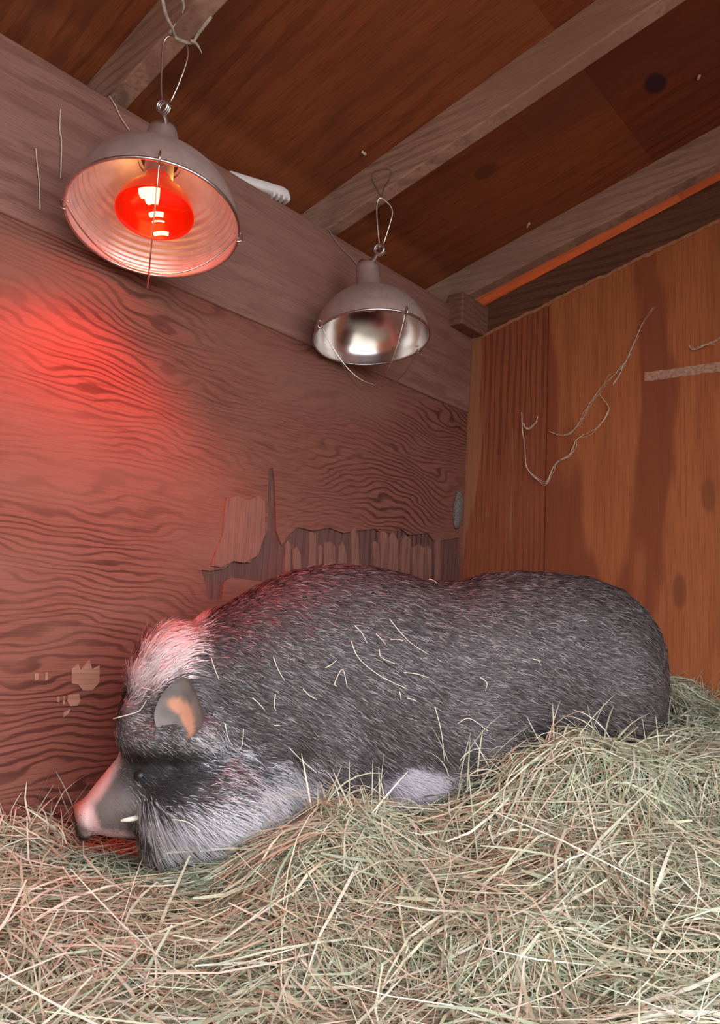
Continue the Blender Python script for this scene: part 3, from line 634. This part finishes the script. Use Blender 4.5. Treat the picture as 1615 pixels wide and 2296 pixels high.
Lh = RNG.uniform(.011, .024, NH)*(1+.5*crest+.7*jw)*(1-.82*sn)*(1-.45*face*(1-jw))
lift = RNG.uniform(.10, .42, NH)+.25*crest
wd = RNG.uniform(.00035, .00072, NH)*(1+.25*jw)
side = np.cross(flow, Nn); tw = RNG.normal(0, .5, NH)[:, None]; side = side*np.cos(tw)+Nn*np.sin(tw)
P1 = P0+flow*(Lh*.5)[:, None]+Nn*(Lh*.5*lift)[:, None]
P2 = P0+flow*Lh[:, None]+Nn*(Lh*lift*.8)[:, None]-UPn*(Lh*.12)[:, None]
Pb = P0-Nn*.001
VV = np.stack([Pb-side*wd[:, None], Pb+side*wd[:, None], P1-side*(wd*.8)[:, None], P1+side*(wd*.8)[:, None], P2], 1).reshape(-1, 3)
base = (np.arange(NH)*5)[:, None]
tris = np.concatenate([base+np.array([[0, 1, 3]]), base+np.array([[0, 3, 2]]), base+np.array([[2, 3, 4]])], 0)
hm = bpy.data.meshes.new('bristles'); hm.vertices.add(len(VV)); hm.vertices.foreach_set('co', VV.ravel())
hm.loops.add(tris.size); hm.loops.foreach_set('vertex_index', tris.ravel().astype(np.int32)); hm.polygons.add(len(tris))
hm.polygons.foreach_set('loop_start', np.arange(0, tris.size, 3, dtype=np.int32)); hm.update(calc_edges=True)
hm.polygons.foreach_set('use_smooth', [True]*len(hm.polygons))
g_ = RNG.uniform(.5, 1.5, NH)
grizz = RNG.random(NH) < .26
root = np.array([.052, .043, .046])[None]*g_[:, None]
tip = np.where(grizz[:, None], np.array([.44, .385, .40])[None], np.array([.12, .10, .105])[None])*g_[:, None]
brow = blob(P0, 350, 1648, 1.08, .085, .034, .09, -.1, .4)*(RNG.random(NH) < .55)
root = lay(root, brow, (.16, .14, .14)); tip = lay(tip, brow, (.46, .42, .42))
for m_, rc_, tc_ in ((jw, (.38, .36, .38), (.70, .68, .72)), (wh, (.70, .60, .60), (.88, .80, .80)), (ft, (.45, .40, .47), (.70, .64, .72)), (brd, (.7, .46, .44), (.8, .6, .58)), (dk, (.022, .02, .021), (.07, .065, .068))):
    pick = (m_ > RNG.random(NH)*.9+.05).astype(float)
    root = lay(root, pick, rc_); tip = lay(tip, pick, tc_)
root = lay(root, sn*(1-brd), (.16, .13, .125)); tip = lay(tip, sn*(1-brd), (.26, .22, .21))
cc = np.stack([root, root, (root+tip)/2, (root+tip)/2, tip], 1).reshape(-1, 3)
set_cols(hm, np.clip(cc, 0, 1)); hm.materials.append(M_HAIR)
hn = np.repeat(Nn+RNG.normal(0, .25, (NH, 3)), 5, 0); hn /= np.linalg.norm(hn, axis=1)[:, None]
hm.normals_split_custom_set_from_vertices(hn.astype(np.float32).tolist())
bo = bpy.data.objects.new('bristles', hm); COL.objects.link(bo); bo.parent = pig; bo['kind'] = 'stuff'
# tusk, eye
h = pig_hit(306, 1835)[0] or at(306, 1835, 1.07)
tp = [h+FW*.006+RT*.004, at(296, 1836, 1.062+HD), at(282, 1838, 1.058+HD), at(272, 1840, 1.060+HD)]
tube('tusk', smooth_path([Vector(p) for p in tp], 5), lambda t: .0042*(1-.55*t), M_TUSK, pig, 10)
h = pig_hit(312, 1742)
ep = h[0] if h[0] else at(312, 1742, 1.08)
bm = bmesh.new(); bmesh.ops.create_uvsphere(bm, u_segments=20, v_segments=12, radius=.009)
for v in bm.verts: v.co = v.co+ep+FW*.005
me = bpy.data.meshes.new('eye'); bm.to_mesh(me); bm.free(); me.materials.append(M_EYE); me.polygons.foreach_set('use_smooth', [True]*len(me.polygons))
eo_ = bpy.data.objects.new('eye', me); COL.objects.link(eo_); eo_.parent = pig
# ------------------------------------------------------------------ hay
ctrl = [hit(px, py, (0, 0, 1), z) for px, py, z in ((0, 2296, .195), (400, 2296, .2), (800, 2296, .2), (1200, 2296, .21), (1615, 2296, .22), (0, 2100, .205), (400, 2100, .205), (800, 2100, .235), (1200, 2100, .27), (1615, 2100, .29),
        (150, 1960, .20), (300, 1950, .17), (430, 1965, .175), (560, 1960, .205))]
ctrl += [at(*p) for p in ((0, 1880, 1.14), (60, 1850, 1.16), (250, 1930, 1.17), (640, 1870, 1.06), (740, 1800, 1.06), (830, 1815, 1.07), (900, 1880, 1.07), (980, 1850, 1.09), (1060, 1770, 1.13), (1180, 1700, 1.16), (1290, 1655, 1.17), (1400, 1695, 1.18),
        (1615, 1690, 1.22), (1500, 1660, 1.38), (1520, 1535, 1.68), (1615, 1600, 1.62), (1000, 1980, .98), (1300, 1900, 1.0), (1615, 1900, 1.02))]
ctrl += [Vector(p) for p in ((.02, .3, .22), (.3, 0, .2), (.9, .3, .2), (1.3, 1.0, .22), (1.3, 1.6, .30), (.05, 1.2, .22), (.05, 1.7, .34), (.3, 1.2, .22), (1.5, -.5, .16), (.2, -.6, .18), (.5, 1.72, .46), (.9, 1.75, .40), (.22, .9, .17), (.05, .75, .17))]
CP = np.array([tuple(p) for p in ctrl])
def Hz(X, Y):
    X = np.asarray(X, float); Y = np.asarray(Y, float)
    d2 = (X[..., None]-CP[:, 0])**2+(Y[..., None]-CP[:, 1])**2+.0012
    w = d2**-1.7; return (w*CP[:, 2]).sum(-1)/w.sum(-1)
X0, X1, Y0, Y1 = .008, 1.5, -.75, YC-.006
gx, gy = np.meshgrid(np.linspace(X0, X1, 150), np.linspace(Y0, Y1, 250), indexing='ij')
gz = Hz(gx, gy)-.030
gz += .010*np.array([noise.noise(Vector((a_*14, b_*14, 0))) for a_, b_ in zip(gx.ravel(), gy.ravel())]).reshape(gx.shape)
# keep the bed under the pig
GV = np.stack([gx, gy, gz], -1).reshape(-1, 3); ii = np.arange(150*250).reshape(150, 250)
quads = np.stack([ii[:-1, :-1], ii[1:, :-1], ii[1:, 1:], ii[:-1, 1:]], -1).reshape(-1, 4)
GT = np.concatenate([quads[:, :3], quads[:, [0, 2, 3]]], 0)
gcol = np.array([.055, .05, .03])[None]*RNG.uniform(.6, 1.3, (len(GV), 1))  # dark underlay: shade in the gaps between blades put into its colour
def blades(NB, kind):
    if True:
        bx = RNG.uniform(X0, X1, NB*3); by = RNG.uniform(Y0, Y1, NB*3)
        dd = np.sqrt((bx-1.2)**2+by**2)
        rel = np.stack([bx-1.2, by, Hz(bx, by)-.6], -1); dep = rel@FWn; ix = (rel@RTn)/np.maximum(dep, .05)*FPX+807; iy = 1148-(rel@UPn)/np.maximum(dep, .05)*FPX
        inview = (dep > .1) & (ix > -250) & (ix < 1865) & (iy < 2550)
        pr = np.where(inview, 1., .10); pr /= pr.sum()
        s = RNG.choice(len(bx), NB, replace=False, p=pr); bx, by = bx[s], by[s]
        L = RNG.gamma(4, .024, NB).clip(.03, .26); w = RNG.gamma(3., .00032, NB).clip(.0005, .0024)
        zo = RNG.uniform(-.022, .013, NB); el = RNG.normal(.02, .16, NB); arch = RNG.normal(0, .10, NB)
    if kind == 'long':
        L = RNG.gamma(6, .034, NB).clip(.10, .40); w = RNG.gamma(4., .00024, NB).clip(.0005, .0020)
        zo = RNG.uniform(.0, .016, NB); el = RNG.normal(.03, .13, NB); arch = RNG.normal(.03, .08, NB)
    n1 = np.array([noise.noise(Vector((a_*3.2, b_*3.2, 4))) for a_, b_ in zip(bx, by)]); n2 = np.array([noise.noise(Vector((a_*9, b_*9, 8))) for a_, b_ in zip(bx, by)])
    az = n1*4.5+n2*1.6+RNG.normal(0, .75, len(bx))
    K = 6
    curv = RNG.normal(0, 1.0, len(bx))
    pts = np.zeros((len(bx), K, 3)); t = np.linspace(-.5, .5, K)
    for k_ in range(K):
        a_ = az+curv*t[k_]
        pts[:, k_, 0] = np.cos(az)*L*t[k_]-np.sin(az)*curv*L*(t[k_]**2-.08)*.5; pts[:, k_, 1] = np.sin(az)*L*t[k_]+np.cos(az)*curv*L*(t[k_]**2-.08)*.5
    pts[:, :, 0] += bx[:, None]; pts[:, :, 1] += by[:, None]
    np.clip(pts[:, :, 0], X0+.002, XF-.012, out=pts[:, :, 0]); np.clip(pts[:, :, 1], None, Y1-.004, out=pts[:, :, 1])
    hz = Hz(pts[:, :, 0], pts[:, :, 1]); hc = Hz(bx, by)
    pts[:, :, 2] = .75*hz+.25*hc[:, None]+zo[:, None]+el[:, None]*L[:, None]*t[None]-arch[:, None]*L[:, None]*(4*t[None]**2-.5)*.5
    return pts, w, L
def uprights():
    out = []
    for (xa, xb, ya, yb, d, n, l0, l1) in ((0, 170, 1860, 1900, 1.12, 45, .05, .12), (60, 200, 1860, 1890, 1.16, 22, .09, .17), (560, 700, 1860, 1890, 1.05, 40, .04, .09), (680, 870, 1800, 1850, 1.05, 110, .04, .10),
                                           (980, 1180, 1700, 1800, 1.13, 60, .05, .11), (1180, 1440, 1665, 1700, 1.16, 90, .05, .11), (1520, 1625, 1560, 1610, 1.64, 60, .04, .11), (1440, 1625, 1680, 1760, 1.2, 50, .05, .11)):
        for _ in range(n):
            b_ = at(random.uniform(xa, xb), random.uniform(ya, yb), d+random.uniform(-.02, .02)); l_ = random.uniform(l0, l1)
            az_ = random.uniform(0, 2*math.pi); e_ = random.uniform(.35, 1.25); cv = random.uniform(-.2, 2.2)
            p = np.array(b_); row = []
            for k_ in range(6):
                row.append(p.copy()); ee = e_-cv*k_/5; p = p+np.array([math.cos(az_)*math.cos(ee), math.sin(az_)*math.cos(ee), math.sin(ee)])*l_/5
            row = np.array(row); row[:, 0] = row[:, 0].clip(X0+.002, None); row[:, 1] = row[:, 1].clip(None, Y1-.004); out.append((row, random.uniform(.0006, .0013), l_))
    return np.array([o_[0] for o_ in out]), np.array([o_[1] for o_ in out]), np.array([o_[2] for o_ in out])
pts, w, L = blades(62000, 'bed'); pts2, w2, L2 = blades(15000, 'long'); pts3, w3, L3 = uprights()
long_ = np.r_[np.zeros(len(pts), bool), np.ones(len(pts2)+len(pts3), bool)]
pts, w, L = np.concatenate([pts, pts2, pts3]), np.r_[w, w2, w3], np.r_[L, L2, L3]
keep = np.ones(len(pts), bool)
near = ((pts[:, :, 0].min(1) < .75) & (pts[:, :, 1].max(1) > .45) & (pts[:, :, 1].min(1) < 1.72))
for i in np.nonzero(near)[0]:
    for k_ in (0, 2, 3, 5):
        p = Vector(pts[i, k_]); q = BV.find_nearest(p, .10)
        if q[0] is not None and (p-q[0]).dot(q[1]) < .002: keep[i] = False; break
pts, w, L, long_ = pts[keep], w[keep], L[keep], long_[keep]; NB = len(pts)
K = pts.shape[1]
tg = np.gradient(pts, axis=1); tg /= np.linalg.norm(tg, axis=2)[:, :, None]+1e-9
upv = np.array([0, 0, 1.])[None]+RNG.normal(0, .55, (NB, 3)); sd_ = np.cross(tg, upv[:, None, :]); sd_ /= np.linalg.norm(sd_, axis=2)[:, :, None]+1e-9
tap = np.array([.6, 1, 1, .9, .7, .25])[None, :, None]
Va = pts-sd_*w[:, None, None]*tap; Vb = pts+sd_*w[:, None, None]*tap
BVv = np.stack([Va, Vb], 2).reshape(-1, 3)
b0 = (np.arange(NB)*K*2)[:, None, None]; kk = (np.arange(K-1)*2)[None, :, None]
BT = np.concatenate([(b0+kk+np.array([0, 1, 3])[None, None]).reshape(-1, 3), (b0+kk+np.array([0, 3, 2])[None, None]).reshape(-1, 3)], 0)
pal = np.array([[.60, .63, .44], [.48, .55, .38], [.70, .70, .52], [.42, .49, .36], [.64, .50, .36], [.34, .26, .18], [.80, .80, .66], [.26, .34, .25]])
pick = RNG.choice(8, NB, p=[.22, .19, .17, .13, .08, .06, .09, .06])
lp = RNG.choice([0, 2, 2, 6, 6, 1], NB); pick = np.where(long_, lp, pick)
bc = pal[pick]*RNG.uniform(.62, 1.08, (NB, 1))
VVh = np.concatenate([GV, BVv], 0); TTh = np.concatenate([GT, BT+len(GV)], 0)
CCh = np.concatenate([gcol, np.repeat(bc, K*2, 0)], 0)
hy = bpy.data.meshes.new('hay_bed'); hy.vertices.add(len(VVh)); hy.vertices.foreach_set('co', VVh.ravel())
hy.loops.add(TTh.size); hy.loops.foreach_set('vertex_index', TTh.ravel().astype(np.int32)); hy.polygons.add(len(TTh))
hy.polygons.foreach_set('loop_start', np.arange(0, TTh.size, 3, dtype=np.int32)); hy.update(calc_edges=True)
hy.polygons.foreach_set('use_smooth', [True]*len(hy.polygons))
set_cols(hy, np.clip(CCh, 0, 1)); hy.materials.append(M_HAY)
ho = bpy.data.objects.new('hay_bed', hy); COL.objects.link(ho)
tag(ho, 'deep bed of pale green and straw coloured hay covering the floor', 'hay', None, 'stuff')
# loose hay bits on the pig
bits = [[(784, 1440), (800, 1475), (838, 1508), (880, 1530), (905, 1540)], [(792, 1408), (808, 1424), (820, 1445)], [(838, 1425), (850, 1436), (860, 1448)], [(868, 1394), (890, 1420), (915, 1445), (955, 1470)],
        [(870, 1437), (885, 1437), (900, 1440)], [(612, 1475), (622, 1500), (637, 1525)], [(679, 1541), (692, 1555), (708, 1565)], [(569, 1561), (582, 1573), (593, 1587)], [(616, 1553), (613, 1578), (617, 1589)],
        [(727, 1497), (740, 1490), (751, 1481)], [(752, 1536), (748, 1528), (765, 1500), (776, 1538)], [(900, 1507), (930, 1511), (955, 1519)], [(845, 1458), (850, 1475), (880, 1488)], [(890, 1547), (893, 1557), (894, 1567)],
        [(907, 1562), (917, 1564), (927, 1568)], [(1070, 1517), (1086, 1528), (1082, 1550)], [(970, 1580), (985, 1620), (994, 1655), (998, 1700)], [(613, 1620), (620, 1620), (627, 1621)], [(498, 1623), (512, 1645), (525, 1665)],
        [(549, 1628), (546, 1660), (532, 1695)], [(650, 1668), (680, 1695), (712, 1724)], [(476, 1480), (486, 1505), (495, 1525)], [(1188, 1478), (1200, 1481), (1206, 1492)], [(990, 1308), (1003, 1294), (1010, 1306)],
        [(958, 1311), (968, 1313), (978, 1320)], [(270, 1613), (305, 1602), (325, 1590), (338, 1571)], [(328, 1545), (342, 1547), (355, 1551)], [(395, 1832), (425, 1838), (452, 1856)], [(1025, 1622), (1050, 1611), (1088, 1638)]]
where = ['longest hay stem curving over the middle of the pig', 'hay bit on upper ribs above the longest stem', 'short hay bit right of the upper ribs', 'long slanting hay stem on the upper back', 'short level hay bit under the slanting stem',
         'straight hay bit on the shoulder above the ear level', 'hay bit low on the shoulder', 'slanting hay bit behind the ear', 'upright hay bit behind the ear', 'hay bit rising right on the shoulder blade', 'bent tent-shaped hay bit on the ribs',
         'level hay stem on the flank', 'faint hooked hay bit on the ribs', 'tiny upright hay bit on the flank', 'tiny level hay bit on the flank', 'kinked hay bit in the middle of the flank', 'hanging hay stem low on the belly', 'tiny bright chip on the dark shoulder fold',
         'slanting hay bit behind the jowl', 'curved hay stem above the jowl', 'green hay stem low on the foreleg', 'hay bit on the neck behind the crest', 'small curled hay bit on the hip', 'zigzag hay bit in the dip of the back', 'pale hay flake near the dip of the back',
         'hay stem lying across the forehead beside the ear', 'short hay bit above the ear', 'pale hay stem on the white jowl', 'bent hay stem at the belly above the hay']
for pts_, lab in zip(bits, where):
    P = []
    for p in pts_:
        h = pig_hit(*p)
        if h[0] is not None: P.append(h[0]+h[1]*.0105-FW*.002)
    if len(P) > 1:
        strand('hay_stem', P, lambda t: .00085*(1-.4*t), M_STRAW, lab, 'hay stem', 'hay bits on the pig', 4, 5)
